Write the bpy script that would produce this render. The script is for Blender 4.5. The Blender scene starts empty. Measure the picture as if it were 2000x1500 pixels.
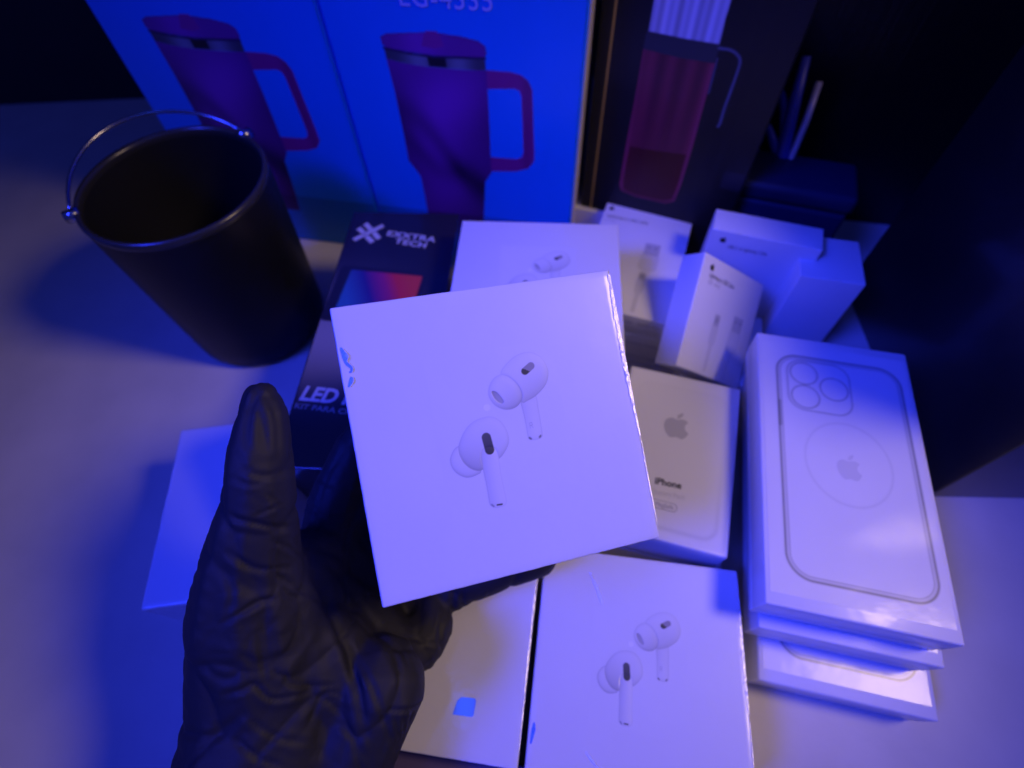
import bpy, bmesh, math, random
import numpy as np
from mathutils import Vector, Matrix, Euler, noise
random.seed(7)
SC = bpy.context.scene
COL = SC.collection

# ------------------------------------------------------------------ camera
CAMH = .335
RIGHT = Vector((.99893661, -.03908507, -.02445417))
DOWN = Vector((-.04610477, -.84684323, -.52984044))
FWD = Vector((0, .530404472, -.847744712))
FPX = 1040.0                                   # focal length in pixels of the 2000 px wide photograph
cam_d = bpy.data.cameras.new('camera')
cam = bpy.data.objects.new('camera', cam_d)
COL.objects.link(cam)
cam.matrix_world = Matrix(((RIGHT.x, -DOWN.x, -FWD.x, 0), (RIGHT.y, -DOWN.y, -FWD.y, 0), (RIGHT.z, -DOWN.z, -FWD.z, CAMH), (0, 0, 0, 1)))
cam_d.sensor_width = 36
cam_d.sensor_fit = 'HORIZONTAL'
cam_d.lens = 36 * FPX / 2000
cam_d.clip_start = .01
cam_d.clip_end = 20
cam_d.dof.use_dof = True
cam_d.dof.focus_distance = .190
cam_d.dof.aperture_fstop = 6.6
SC.camera = cam

# ------------------------------------------------------------------ light
W = bpy.data.worlds.new('World')
SC.world = W
W.use_nodes = True
W.node_tree.nodes['Background'].inputs[0].default_value = (.012, .018, .21, 1)
W.node_tree.nodes['Background'].inputs[1].default_value = 1.0
SC.view_settings.view_transform = 'Standard'
SC.view_settings.look = 'None'
SC.view_settings.exposure = 0
SC.view_settings.gamma = 1


def aim(o, target):
    o.rotation_euler = (Vector(target) - o.location).to_track_quat('-Z', 'Y').to_euler()


bl = bpy.data.lights.new('blue_led_lamp', 'AREA')
bl.shape = 'RECTANGLE'
bl.size, bl.size_y = .46, .30
bl.color = (.020, .036, 1.0)
bl.energy = 1.08
bl.spread = math.radians(34)
blo = bpy.data.objects.new('blue_led_lamp', bl)
COL.objects.link(blo)
blo.location = (-.66, -.22, 1.00)
aim(blo, (.045, .17, .075))

# small blue lamp added straight above for its mirror image on the plain wrapped box
sl = bpy.data.lights.new('added_blue_lamp', 'AREA')
sl.shape = 'RECTANGLE'
sl.size, sl.size_y = .060, .040
sl.color = (.010, .075, 1.0)
sl.energy = .22
slo = bpy.data.objects.new('added_blue_lamp', sl)
COL.objects.link(slo)
slo.location = (-.119, .020, .95)
aim(slo, (-.029, .005, .045))

wl = bpy.data.lights.new('warm_lamp', 'SPOT')
wl.color = (1.0, .71, .48)
wl.energy = 11.2
wl.shadow_soft_size = .10
wl.spot_size = math.radians(44)
wl.spot_blend = .8
wlo = bpy.data.objects.new('warm_lamp', wl)
COL.objects.link(wlo)
wlo.location = (.57, .02, .75)
aim(wlo, (.0, .13, .08))


# ------------------------------------------------------------------ helpers
def at(u, v, d):
    """point at image column u, row v (2000 px photo) and depth d along the optical axis"""
    return Vector((0, 0, CAMH)) + (RIGHT * ((u - 1000) / FPX) + DOWN * ((v - 750) / FPX) + FWD) * d


def mat(name, base, rough=.5, coat=0, coat_rough=.1, spec=.5, metal=0, bump=0, bump_scale=200, detail=3, attr=None, stretch=None, vary=0, vary_scale=30, bump_dist=.001):
    m = bpy.data.materials.new(name)
    m.use_nodes = True
    nt = m.node_tree
    p = nt.nodes['Principled BSDF']
    p.inputs['Base Color'].default_value = (*base, 1)
    p.inputs['Roughness'].default_value = rough
    p.inputs['Metallic'].default_value = metal
    p.inputs['Specular IOR Level'].default_value = spec
    p.inputs['Coat Weight'].default_value = coat
    p.inputs['Coat Roughness'].default_value = coat_rough
    tc = nt.nodes.new('ShaderNodeTexCoord')
    mp = nt.nodes.new('ShaderNodeMapping')
    nt.links.new(tc.outputs['Object'], mp.inputs[0])
    if stretch:
        mp.inputs['Scale'].default_value = stretch
    csock = None
    if attr:
        a = nt.nodes.new('ShaderNodeAttribute')
        a.attribute_name = attr
        csock = a.outputs['Color']
    if vary:
        n = nt.nodes.new('ShaderNodeTexNoise')
        n.inputs['Scale'].default_value = vary_scale
        n.inputs['Detail'].default_value = 5
        nt.links.new(mp.outputs[0], n.inputs['Vector'])
        r = nt.nodes.new('ShaderNodeMapRange')
        r.inputs['From Min'].default_value = .3
        r.inputs['From Max'].default_value = .7
        r.inputs['To Min'].default_value = 1 - vary
        r.inputs['To Max'].default_value = 1
        nt.links.new(n.outputs['Fac'], r.inputs[0])
        mx = nt.nodes.new('ShaderNodeMix')
        mx.data_type = 'RGBA'
        mx.blend_type = 'MULTIPLY'
        mx.inputs[0].default_value = 1
        if csock:
            nt.links.new(csock, mx.inputs[6])
        else:
            mx.inputs[6].default_value = (*base, 1)
        nt.links.new(r.outputs[0], mx.inputs[7])
        csock = mx.outputs[2]
    if csock:
        nt.links.new(csock, p.inputs['Base Color'])
    if bump:
        n = nt.nodes.new('ShaderNodeTexNoise')
        n.inputs['Scale'].default_value = bump_scale
        n.inputs['Detail'].default_value = detail
        nt.links.new(mp.outputs[0], n.inputs['Vector'])
        b = nt.nodes.new('ShaderNodeBump')
        b.inputs['Strength'].default_value = bump
        b.inputs['Distance'].default_value = bump_dist
        nt.links.new(n.outputs['Fac'], b.inputs['Height'])
        nt.links.new(b.outputs[0], p.inputs['Normal'])
        if coat:
            nt.links.new(b.outputs[0], p.inputs['Coat Normal'])
    return m


WHITE = .80
M_card = mat('shrink_wrapped_white_card', (WHITE,) * 3, .42, .55, .13, bump=.22, bump_scale=55, detail=4, vary=.03)
M_print = mat('printed_white_card', (WHITE,) * 3, .42, .55, .13, attr='Col', bump=.22, bump_scale=55, detail=4, vary=.03)
M_cardmatt = mat('white_card', (.78,) * 3, .5, .15, .25, bump=.1, bump_scale=70, vary=.04)
M_pic = mat('glossy_picture_print', (.5,) * 3, .35, .5, .12, attr='Col', bump=.12, bump_scale=40)
M_blue = mat('blue_printed_card', (.004, .23, .82), .45, .12, .2, spec=.3, bump=.1, bump_scale=40, vary=.08, vary_scale=8)
M_bluepic = mat('blue_picture_print', (.004, .23, .82), .45, .12, .2, spec=.3, attr='Col', bump=.1, bump_scale=40, vary=.08, vary_scale=8)
M_cream = mat('cream_card', (.75, .66, .52), .55, vary=.15, vary_scale=60)
M_black = mat('black_printed_card', (.012, .012, .018), .32, .4, .12, bump=.12, bump_scale=45)
M_blackpic = mat('black_picture_print', (.01,) * 3, .32, .4, .12, attr='Col', bump=.12, bump_scale=45)
M_wrapblack = mat('black_card_in_streaky_film', (.005, .005, .008), .45, .15, .2, spec=.25, bump=.2, bump_scale=9, stretch=(22, 22, .6), bump_dist=.002)
M_wrappic = mat('picture_in_streaky_film', (.01,) * 3, .45, .15, .2, spec=.25, attr='Col', bump=.2, bump_scale=9, stretch=(22, 22, .6), bump_dist=.002)
M_gold = mat('gold_foil_edge', (.55, .38, .10), .35, metal=.7)
M_ink = mat('black_ink', (.02, .02, .025), .45)
M_grey = mat('grey_ink', (.38, .38, .40), .45, .4)
M_palegrey = mat('pale_grey_ink', (.65, .65, .66), .45, .4)
M_whiteink = mat('white_ink', (.52, .52, .52), .45)
M_linegrey = mat('grey_line_print', (.50, .50, .52), .45, .2)
M_dimink = mat('dim_white_ink', (.25, .25, .25), .45)
M_lilacink = mat('pale_blue_ink', (.45, .5, .9), .45)
M_mug = mat('matt_black_enamel', (.007, .007, .008), .45, spec=.3, bump=.06, bump_scale=900)
M_mugin = mat('dark_mug_lining', (.03, .03, .032), .42, metal=.5, bump=.1, bump_scale=200)
M_chrome = mat('steel_wire', (.42, .42, .45), .2, metal=1)
M_glove = mat('black_nitrile', (.019, .018, .019), .64, spec=.34, bump=.25, bump_scale=520, detail=6, bump_dist=.0003)
M_table = mat('pale_table_laminate', (.66, .62, .56), .5, .1, .3, vary=.10, vary_scale=25, bump=.1, bump_scale=180)
M_wall = mat('dark_wall', (.02, .02, .025), .8, vary=.2)
M_navy = mat('navy_plastic', (.012, .016, .06), .4, vary=.2)
M_rod = mat('grey_metal_rod', (.55, .5, .6), .4, metal=.2)
M_stand = mat('dark_blue_plastic', (.04, .05, .45), .4, vary=.2)
M_dark = mat('dark_purple_card', (.12, .09, .20), .45, .2, .2, vary=.1)
M_film = mat('glint_film', (.8, .8, .8), .2, coat=1, coat_rough=.08, bump=.3, bump_scale=600)
M_glare = mat('creased_film_blue_glare', (.02, .09, .60), .25, coat=.45, coat_rough=.15)  # clear film; the blue glare of the lamp is put into its colour
M_bluespot = mat('blue_reflection_film', (.14, .20, .72), .4, coat=.8, coat_rough=.06)  # blue lamp reflection put into the base colour


def link(name, me, m, parent=None, loc=(0, 0, 0), smooth=False):
    o = bpy.data.objects.new(name, me)
    COL.objects.link(o)
    if m:
        me.materials.clear()
        me.materials.append(m)
    if smooth:
        for p in me.polygons:
            p.use_smooth = True
    o.parent = parent
    o.location = loc
    return o


def mesh_from(bm, name):
    me = bpy.data.meshes.new(name)
    bm.normal_update()
    bm.to_mesh(me)
    bm.free()
    return me


def tag(o, label=None, cat=None, group=None, kind=None):
    for k, v in (('label', label), ('category', cat), ('group', group), ('kind', kind)):
        if v:
            o[k] = v
    return o


def thing(name, label, cat, loc, rot=(0, 0, 0), group=None):
    o = bpy.data.objects.new(name, None)
    COL.objects.link(o)
    o.empty_display_size = .01
    o.location = loc
    o.rotation_euler = [math.radians(a) for a in rot]
    return tag(o, label, cat, group)


def rbox(name, sx, sy, z0, z1, m, parent, r=.0012, seg=3, cx=0, cy=0, wobble=0):
    bm = bmesh.new()
    bmesh.ops.create_cube(bm, size=1)
    for v in bm.verts:
        v.co = Vector((v.co.x * sx + cx, v.co.y * sy + cy, z0 + (v.co.z + .5) * (z1 - z0)))
    bmesh.ops.bevel(bm, geom=list(bm.edges), offset=r, segments=seg, profile=.5, affect='EDGES')
    if wobble:
        # the film is heat-sealed a little unevenly along the edges
        long = [e for e in bm.edges if e.calc_length() > .02]
        bmesh.ops.subdivide_edges(bm, edges=long, cuts=40, use_grid_fill=True)
        for v in bm.verts:
            e = max(abs(v.co.x - cx) / (sx / 2), abs(v.co.y - cy) / (sy / 2))
            if e > .975:
                n = noise.noise(v.co * 260) * .6 + noise.noise(v.co * 620) * .4
                v.co += Vector((v.co.x - cx, v.co.y - cy, .01)).normalized() * n * wobble
    me = mesh_from(bm, name)
    o = link(name, me, m, parent)
    for p in me.polygons:
        p.use_smooth = True
    try:
        me.set_sharp_from_angle(angle=math.radians(50))
    except Exception:
        pass
    return o


def poly(name, loops, m, parent, z=0, xf=None, rot=None):
    """flat print: loops of (x, y) in millimetres on the face of its box; xf maps to local metres"""
    bm = bmesh.new()
    for pts in loops:
        vs = [bm.verts.new(xf(x, y) if xf else (x * .001, y * .001, z)) for x, y in pts]
        f = bm.faces.new(vs)
        f.normal_update()
    bmesh.ops.triangulate(bm, faces=list(bm.faces), ngon_method='EAR_CLIP')
    return link(name, mesh_from(bm, name), m, parent)


def tubes(bm, pts, r, seg=6):
    rings = []
    n = len(pts)
    pts = [Vector(p) for p in pts]
    rr = r if isinstance(r, (list, tuple)) else [r] * n
    up = None
    for i, p in enumerate(pts):
        d = (pts[min(i + 1, n - 1)] - pts[max(i - 1, 0)]).normalized()
        if up is None:
            up = d.orthogonal().normalized()
        up = (up - d * up.dot(d)).normalized()
        w = d.cross(up)
        rings.append([bm.verts.new(p + (up * math.cos(a) + w * math.sin(a)) * rr[i]) for a in [2 * math.pi * k / seg for k in range(seg)]])
    for a, b in zip(rings, rings[1:]):
        for k in range(seg):
            bm.faces.new((a[k], a[(k + 1) % seg], b[(k + 1) % seg], b[k]))
    bm.faces.new(rings[0][::-1])
    bm.faces.new(rings[-1])


def text(name, body, size, m, parent, loc, rot=(0, 0, 0), bold=0, shear=0, align='LEFT', space=1, width=None):
    cu = bpy.data.curves.new(name, 'FONT')
    cu.body = body
    cu.size = size
    cu.offset = bold
    cu.shear = shear
    cu.align_x = align
    cu.space_character = space
    cu.resolution_u = 3
    t = bpy.data.objects.new(name, cu)
    COL.objects.link(t)
    dg = bpy.context.evaluated_depsgraph_get()
    me = bpy.data.meshes.new_from_object(t.evaluated_get(dg))
    bpy.data.objects.remove(t)
    if width and me.vertices:
        xs = [v.co.x for v in me.vertices]
        k = width / (max(xs) - min(xs))
        for v in me.vertices:
            v.co.x *= k
    o = link(name, me, m, parent, loc)
    o.rotation_euler = [math.radians(a) for a in rot]
    return o


def svg(path, n=6):
    import re
    tok = re.findall(r'[MmCcZz]|-?\d*\.?\d+', path)
    loops, cur, p, i, cmd = [], [], (0, 0), 0, None
    while i < len(tok):
        if tok[i] in 'MmCcZz':
            cmd = tok[i]
            i += 1
            if cmd in 'Zz':
                loops.append(cur)
                cur = []
            continue
        if cmd in 'Mm':
            p = (float(tok[i]), float(tok[i + 1]))
            cur = [p]
            i += 2
            cmd = 'c'
        else:
            q = [float(t) for t in tok[i:i + 6]]
            a, b, c = [(p[0] + q[k], p[1] + q[k + 1]) for k in (0, 2, 4)]
            for s in range(1, n + 1):
                t = s / n
                u = 1 - t
                cur.append(tuple(u**3 * p[k] + 3 * u * u * t * a[k] + 3 * u * t * t * b[k] + t**3 * c[k] for k in (0, 1)))
            p = c
            i += 6
    if cur:
        loops.append(cur)
    out = []
    for l in loops:
        l = [((x - 12) / 24, (12 - y) / 24) for x, y in l]
        if math.dist(l[0], l[-1]) < 1e-4:
            l = l[:-1]
        out.append(l)
    return out


FRUIT = svg('M12.152 6.896c-.948 0-2.415-1.078-3.96-1.04-2.04.027-3.91 1.183-4.961 3.014-2.117 3.675-.546 9.103 1.519 12.09 1.013 1.454 2.208 3.09 3.792 3.039 1.52-.065 2.09-.987 3.935-.987 1.831 0 2.35.987 3.96.948 1.637-.026 2.676-1.48 3.676-2.948 1.156-1.688 1.636-3.325 1.662-3.415-.039-.013-3.182-1.221-3.22-4.857-.026-3.04 2.48-4.494 2.597-4.559-1.429-2.09-3.623-2.324-4.39-2.376-2-.156-3.675 1.09-4.61 1.09zM15.53 3.83c.843-1.012 1.4-2.427 1.245-3.83-1.207.052-2.662.805-3.532 1.818-.78.896-1.454 2.338-1.273 3.714 1.338.104 2.715-.688 3.559-1.701z')


def emblem(parent, x, y, s, m, z, rot=0, xf=None):
    c, n = math.cos(math.radians(rot)), math.sin(math.radians(rot))
    return poly('fruit_emblem', [[(x + s * (a * c - b * n), y + s * (a * n + b * c)) for a, b in l] for l in FRUIT], m, parent, z, xf)


# --- raster prints: a fine grid of faces carrying the printed colour, lightly embossed
def smooth_loop(pts, n=6):
    P = np.array(pts, float)
    out = []
    for i in range(len(P)):
        a, b, c, d = P[i - 1], P[i], P[(i + 1) % len(P)], P[(i + 2) % len(P)]
        for t in np.linspace(0, 1, n, endpoint=False):
            out.append(.5 * ((2 * b) + (c - a) * t + (2 * a - 5 * b + 4 * c - d) * t * t + (3 * b - a - 3 * c + d) * t**3))
    return np.array(out)


def sdf(X, Y, pts):
    """signed distance to a polygon, negative inside"""
    P = np.array(pts, float)
    best = np.full(X.shape, 1e9)
    ins = np.zeros(X.shape, bool)
    for i in range(len(P)):
        a, b = P[i - 1], P[i]
        d = b - a
        L = d @ d
        if L < 1e-12:
            continue
        t = np.clip(((X - a[0]) * d[0] + (Y - a[1]) * d[1]) / L, 0, 1)
        best = np.minimum(best, (X - a[0] - t * d[0])**2 + (Y - a[1] - t * d[1])**2)
        if abs(d[1]) > 1e-12:
            ins ^= ((a[1] > Y) != (b[1] > Y)) & (X < a[0] + (Y - a[1]) * d[0] / d[1])
    return np.sqrt(best) * np.where(ins, -1, 1)


def capsule(X, Y, a, b, r):
    a, b = np.array(a, float), np.array(b, float)
    d = b - a
    t = np.clip(((X - a[0]) * d[0] + (Y - a[1]) * d[1]) / (d @ d + 1e-12), 0, 1)
    return np.hypot(X - a[0] - t * d[0], Y - a[1] - t * d[1]) - r


def rrect(X, Y, x0, y0, x1, y1, r):
    qx = np.abs(X - (x0 + x1) / 2) - (x1 - x0) / 2 + r
    qy = np.abs(Y - (y0 + y1) / 2) - (y1 - y0) / 2 + r
    return np.hypot(np.maximum(qx, 0), np.maximum(qy, 0)) + np.minimum(np.maximum(qx, qy), 0) - r


def cover(d, w=.12):
    return np.clip(.5 - d / (2 * w), 0, 1)[..., None]


def raster(name, x0, x1, y0, y1, step, fn, xf):
    """fn(X, Y) in mm -> colour (.., 3), height mm; xf(x, y, h) -> local point arrays in metres"""
    nx, ny = int((x1 - x0) / step) + 1, int((y1 - y0) / step) + 1
    X, Y = np.meshgrid(np.linspace(x0, x1, nx), np.linspace(y0, y1, ny))
    col, hgt = fn(X, Y)
    co = np.stack(xf(X, Y, hgt), -1).reshape(-1, 3)
    idx = np.arange(nx * ny).reshape(ny, nx)
    q = np.stack([idx[:-1, :-1], idx[:-1, 1:], idx[1:, 1:], idx[1:, :-1]], -1).reshape(-1, 4)
    me = bpy.data.meshes.new(name)
    me.vertices.add(len(co))
    me.vertices.foreach_set('co', co.astype(np.float32).ravel())
    me.loops.add(q.size)
    me.loops.foreach_set('vertex_index', q.astype(np.int32).ravel())
    me.polygons.add(len(q))
    me.polygons.foreach_set('loop_start', np.arange(0, q.size, 4, dtype=np.int32))
    me.polygons.foreach_set('loop_total', np.full(len(q), 4, np.int32))
    me.polygons.foreach_set('use_smooth', np.ones(len(q), bool))
    me.update(calc_edges=True)
    a = me.attributes.new('Col', 'FLOAT_COLOR', 'POINT')
    a.data.foreach_set('color', np.concatenate([col.reshape(-1, 3), np.ones((len(co), 1))], 1).astype(np.float32).ravel())
    return me


# ------------------------------------------------------------------ the setting
def sheet(name, x0, x1, y0, y1, z, m):
    bm = bmesh.new()
    bmesh.ops.create_cube(bm, size=1)
    for v in bm.verts:
        v.co = Vector((x0 + (v.co.x + .5) * (x1 - x0), y0 + (v.co.y + .5) * (y1 - y0), z + (v.co.z - .5) * .02))
    return tag(link(name, mesh_from(bm, name), m), kind='structure')


sheet('tabletop', -1.1, 1.1, -.5, .62, 0, M_table)
bm = bmesh.new()
bmesh.ops.create_cube(bm, size=1)
for v in bm.verts:
    v.co = Vector((v.co.x * 3, .63 + v.co.y * .02, .4 + v.co.z * 1.2))
tag(link('back_wall', mesh_from(bm, 'back_wall'), M_wall), kind='structure')


# ------------------------------------------------------------------ earbuds boxes
EB = {
    'r_head': [(2.68, 18.94), (4.96, 21.62), (8.52, 23.88), (11.39, 24.73), (14.33, 24.69), (17.04, 23.36), (19.07, 20.8), (19.91, 17.76), (19.59, 15.15), (18.24, 12.49), (15.91, 10.38), (13.33, 8.81), (10.43, 7.84), (8.36, 7.65), (6.31, 12.18), (4.43, 16.45)],
    'r_tip': [(2.62, 18.6), (0.26, 17.83), (-1.63, 15.99), (-2.77, 13.37), (-2.69, 10.97), (-1.47, 8.58), (0.43, 6.93), (2.49, 6.11), (4.93, 6.09), (7.12, 7.0), (8.77, 9.11), (8.91, 11.72), (7.87, 14.54), (5.89, 17.07), (4.31, 18.14)],
    'r_hole': [(-1.58, 13.16), (-0.8, 13.36), (0.37, 12.5), (1.44, 10.66), (1.97, 9.25), (1.71, 8.56), (0.96, 8.61), (-0.3, 9.67), (-1.19, 11.26)],
    'r_stem': [(7.97, 7.94), (9.65, 8.51), (11.96, 8.75), (13.85, 9.16), (13.9, 4.65), (13.79, -0.61), (13.63, -4.54), (13.29, -5.57), (12.19, -6.1), (10.47, -6.11), (8.96, -5.73), (8.22, -4.88), (8.23, -1.3), (8.11, 3.97)],
    'l_head': [(-16.31, -3.38), (-15.45, -1.42), (-13.68, 1.21), (-11.36, 3.33), (-8.76, 4.55), (-6.08, 4.99), (-3.91, 4.92), (-1.87, 4.11), (-0.01, 2.24), (1.22, -0.6), (1.56, -3.49), (1.08, -5.56), (-0.33, -7.66), (-1.95, -9.27), (-3.44, -10.17), (-6.08, -11.43), (-10.0, -12.67), (-11.88, -12.36), (-13.8, -11.11), (-15.52, -8.84), (-16.47, -5.89)],
    'l_tip': [(-16.69, -3.09), (-18.3, -4.25), (-19.45, -5.92), (-19.91, -7.31), (-19.79, -9.44), (-18.78, -11.56), (-17.16, -13.16), (-15.42, -14.08), (-13.52, -14.23), (-11.73, -13.89), (-10.03, -12.84), (-10.48, -7.11), (-14.1, -3.39)],
    'l_stem': [(-9.31, -7.77), (-8.02, -5.47), (-5.76, -5.06), (-3.81, -6.31), (-3.22, -9.01), (-3.44, -13.7), (-3.4, -19.29), (-3.2, -24.06), (-3.47, -25.5), (-4.49, -26.25), (-6.27, -26.45), (-7.95, -26.08), (-9.07, -25.11), (-9.34, -23.77), (-9.27, -18.03), (-9.45, -12.02)],
}


def earbuds(X, Y):
    c = np.full(X.shape + (3,), WHITE)
    h = np.full(X.shape, .02)

    def put(key, tone, edge, grad, gdir, relief, light=0):
        nonlocal c, h
        d = sdf(X, Y, smooth_loop(EB[key], 4))
        ins = -d
        g = (X * gdir[0] + Y * gdir[1])
        sel = d < 0
        lo, hi = g[sel].min(), g[sel].max()
        g = np.clip((g - lo) / (hi - lo), 0, 1)
        s = tone - edge * np.exp(-np.maximum(ins, 0) / .55) - grad * g**2.0
        s = s + light * np.exp(-((ins - .5) / .35)**2)
        col = WHITE * np.stack([s, s * .995, s * 1.0], -1)
        k = cover(d)
        c = c * (1 - k) + col * k
        h = np.where(d < 0, np.maximum(h * 0 + .02, (.3 if relief == 0 else 1) * h * (relief == 0) + .02 * (relief > 0) + .5 * relief * (1 - (1 - np.clip(ins / 3.0, 0, 1))**2)), h)

    put('r_stem', .975, .24, .10, (-1, .4), .16, .05)
    put('r_head', .99, .20, .26, (.35, -1), .26, .04)
    put('r_tip', .985, .22, .30, (.5, -1), .30)
    put('r_hole', .62, .14, .12, (-.5, .5), 0)
    put('l_tip', .985, .32, .14, (-.2, -1), .16)
    put('l_head', .985, .20, .36, (-.35, -1), .26)
    # shading of the cup where the stem leaves it
    put('l_stem', .99, .15, .20, (-1, .05), .34, .05)

    def ink(d, col, w=.12):
        nonlocal c
        k = cover(d, w)
        c = c * (1 - k) + np.array(col) * k
    # speaker slots and vents
    d = capsule(X, Y, (11.45, 18.25), (13.95, 19.75), 1.32)
    t = np.clip((X - 11.4) * .55 + (Y - 18.6) * .9, -1, 1)[..., None]
    k = cover(d)
    c = c * (1 - k) + (np.array((.045, .045, .05)) * (t < .35) + np.array((.33, .31, .33)) * (t >= .35)) * k
    d = capsule(X, Y, (-6.28, -1.95), (-5.93, -6.4), 1.62)
    t = np.clip((Y + 8) / 8, 0, 1)[..., None]
    k = cover(d)
    c = c * (1 - k) + (np.array((.05, .05, .055)) + t * .07) * k
    ink(capsule(X, Y, (-6.73, -25.41), (-5.09, -25.52), .26), (.02, .02, .02))
    ink(capsule(X, Y, (-8.6, -24.9), (-8.0, -25.6), .22), (.22, .22, .23), .25)
    ink(capsule(X, Y, (8.75, -5.05), (9.2, -5.5), .3), (.10, .10, .11), .25)
    ink(capsule(X, Y, (12.4, -5.5), (12.8, -5.1), .3), (.14, .14, .15), .25)
    # R mark on the stem
    for a, b in (((9.7, -1.8), (9.7, .1)), ((9.7, .1), (10.5, .1)), ((10.5, .1), (10.6, -.8)), ((10.6, -.8), (9.7, -.85)), ((10.1, -.85), (10.7, -1.8))):
        ink(capsule(X, Y, a, b, .09), (.5, .5, .51), .12)
    # clear dot
    ink(np.hypot(X + 4.19, Y - 8.09) - 1.2, (.90, .90, .90))
    return c, h


EB_MESH = raster('earbuds_picture', -23, 23, -29, 28, .22, earbuds, lambda x, y, h: (x * .001, y * .001, h * .001))


def film_tilt(parent, x, y, z, lamp):
    """slope (dz/dx, dz/dy) in the box frame of a facet of film that mirrors the lamp to the viewer"""
    bpy.context.view_layer.update()
    M = parent.matrix_world
    p = M @ Vector((x * .001, y * .001, z))
    n = M.to_3x3().inverted() @ ((cam.matrix_world.translation - p).normalized() + (lamp.location - p).normalized())
    return -n.x / n.z, -n.y / n.z


def film_glint(t, size, h, y0, y1, wmax, seed=1):  # facets added for the glint on the box edges
    """strip of film facets added along the right upper edge, tilted to mirror the warm lamp"""
    rnd = random.Random(seed)
    bm = bmesh.new()
    y = y0
    while y > y1:
        f = (y0 - y) / (y0 - y1)
        step = rnd.uniform(.5, 1.7)
        w = wmax * (.25 + .75 * math.sin(math.pi * min(1, f * .85 + .12))) * rnd.uniform(.75, 1.1)
        gx, gy = film_tilt(t, size * 500, y, h, wlo)
        gx += rnd.gauss(0, .035)
        gy += rnd.gauss(0, .035)
        xe = size * 500 - .15
        q = [(xe - w, y), (xe - w * rnd.uniform(.85, 1.1), y - step), (xe, y - step), (xe, y)]
        hs = [x * gx + yy * gy for x, yy in q]
        lo = max(hs)
        bm.faces.new([bm.verts.new((x * .001, yy * .001, h + .00022 + max(hh - lo, -.9) * .001 + .0002)) for (x, yy), hh in zip(q, hs)])
        y -= step * rnd.uniform(.9, 1.25)
    bmesh.ops.recalc_face_normals(bm, faces=list(bm.faces))
    return link('film_glint', mesh_from(bm, 'film_glint'), M_film, t)


def earbuds_box(label, loc, rot, h=.045, picture=True, wobble=0, size=.1):
    t = thing('earbuds_box', label, 'box', loc, rot, 'white earbuds boxes')
    rbox('lid', size, size, h * .22, h, M_card, t, r=.0007, wobble=wobble * .35)
    rbox('base', size - .0012, size - .0012, 0, h * .22 - .0004, M_card, t, r=.001)
    if picture:
        o = link('earbuds_picture', EB_MESH, M_print, t, (0, 0, h))
    return t


# held box
HR = Euler([math.radians(a) for a in (30.39, 6.14, 12.68)]).to_matrix()
HTOP = Vector((-.0039, .0852, .1701))
hb = earbuds_box('large sharp white earbuds box held tilted in the black gloved hand', HTOP - HR @ Vector((0, 0, .045)), (30.39, 6.14, 12.68), wobble=.00045)
# crumpled wrap by the left edge, its blue glare put into the colour
bm = bmesh.new()
SM = [(-48.9, 36.0), (-48.3, 34.0), (-48.2, 32.2), (-47.4, 30.8), (-46.2, 28.9), (-47.2, 28.4), (-48.4, 29.6), (-48.9, 31.4)]
seam_paths = [([(-48.8, 36.2), (-48.3, 34.0), (-48.4, 31.8), (-47.6, 30.4), (-45.9, 28.6), (-46.8, 28.0), (-48.2, 29.5)], .34), ([(-47.6, 25.4), (-46.9, 25.9), (-47.3, 24.4), (-48.3, 23.0)], .3)]


def crease(name, path, parent, z, m=None):
    """crumpled ridge of film: small facets tilted to mirror the blue lamp, slightly off the face"""
    rnd = random.Random(3)
    sp = smooth_loop([p[:2] for p in path], 5)[: (len(path) - 1) * 5 + 1]
    wd = np.interp(np.arange(len(sp)) / 5, range(len(path)), [p[2] for p in path])
    gx, gy = film_tilt(parent, sp[0][0], sp[0][1], z, blo)
    bm = bmesh.new()
    for i in range(len(sp) - 1):
        (xa, ya), (xb, yb) = sp[i], sp[i + 1]
        jx, jy = gx + rnd.uniform(-.06, .06), gy + rnd.uniform(-.05, .05)
        d = Vector((xb - xa, yb - ya))
        nn = Vector((-d.y, d.x)).normalized()
        mx, my = (xa + xb) / 2, (ya + yb) / 2
        q = [(xa - nn.x * wd[i], ya - nn.y * wd[i]), (xb - nn.x * wd[i + 1], yb - nn.y * wd[i + 1]), (xb + nn.x * wd[i + 1], yb + nn.y * wd[i + 1]), (xa + nn.x * wd[i], ya + nn.y * wd[i])]
        hs = [(x - mx) * jx + (y - my) * jy for x, y in q]
        lo = min(hs)
        bm.faces.new([bm.verts.new((x * .001, y * .001, z + (h - lo) * .001)) for (x, y), h in zip(q, hs)])
    bmesh.ops.recalc_face_normals(bm, faces=list(bm.faces))
    return link(name, mesh_from(bm, name), m or M_glare, parent)


crease('film_glare_crease', [(-48.5, 36.2, .1), (-48.0, 34.4, .7), (-47.6, 33.2, 1.0), (-47.8, 31.6, .4), (-47.2, 30.4, .5), (-46.2, 29.2, .4), (-47.0, 28.2, .3)], hb, .0452)
crease('film_glare_crease', [(-47.0, 26.2, .2), (-46.9, 25.4, .7), (-47.4, 24.4, .6), (-48.2, 23.2, .2)], hb, .0452)

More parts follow.
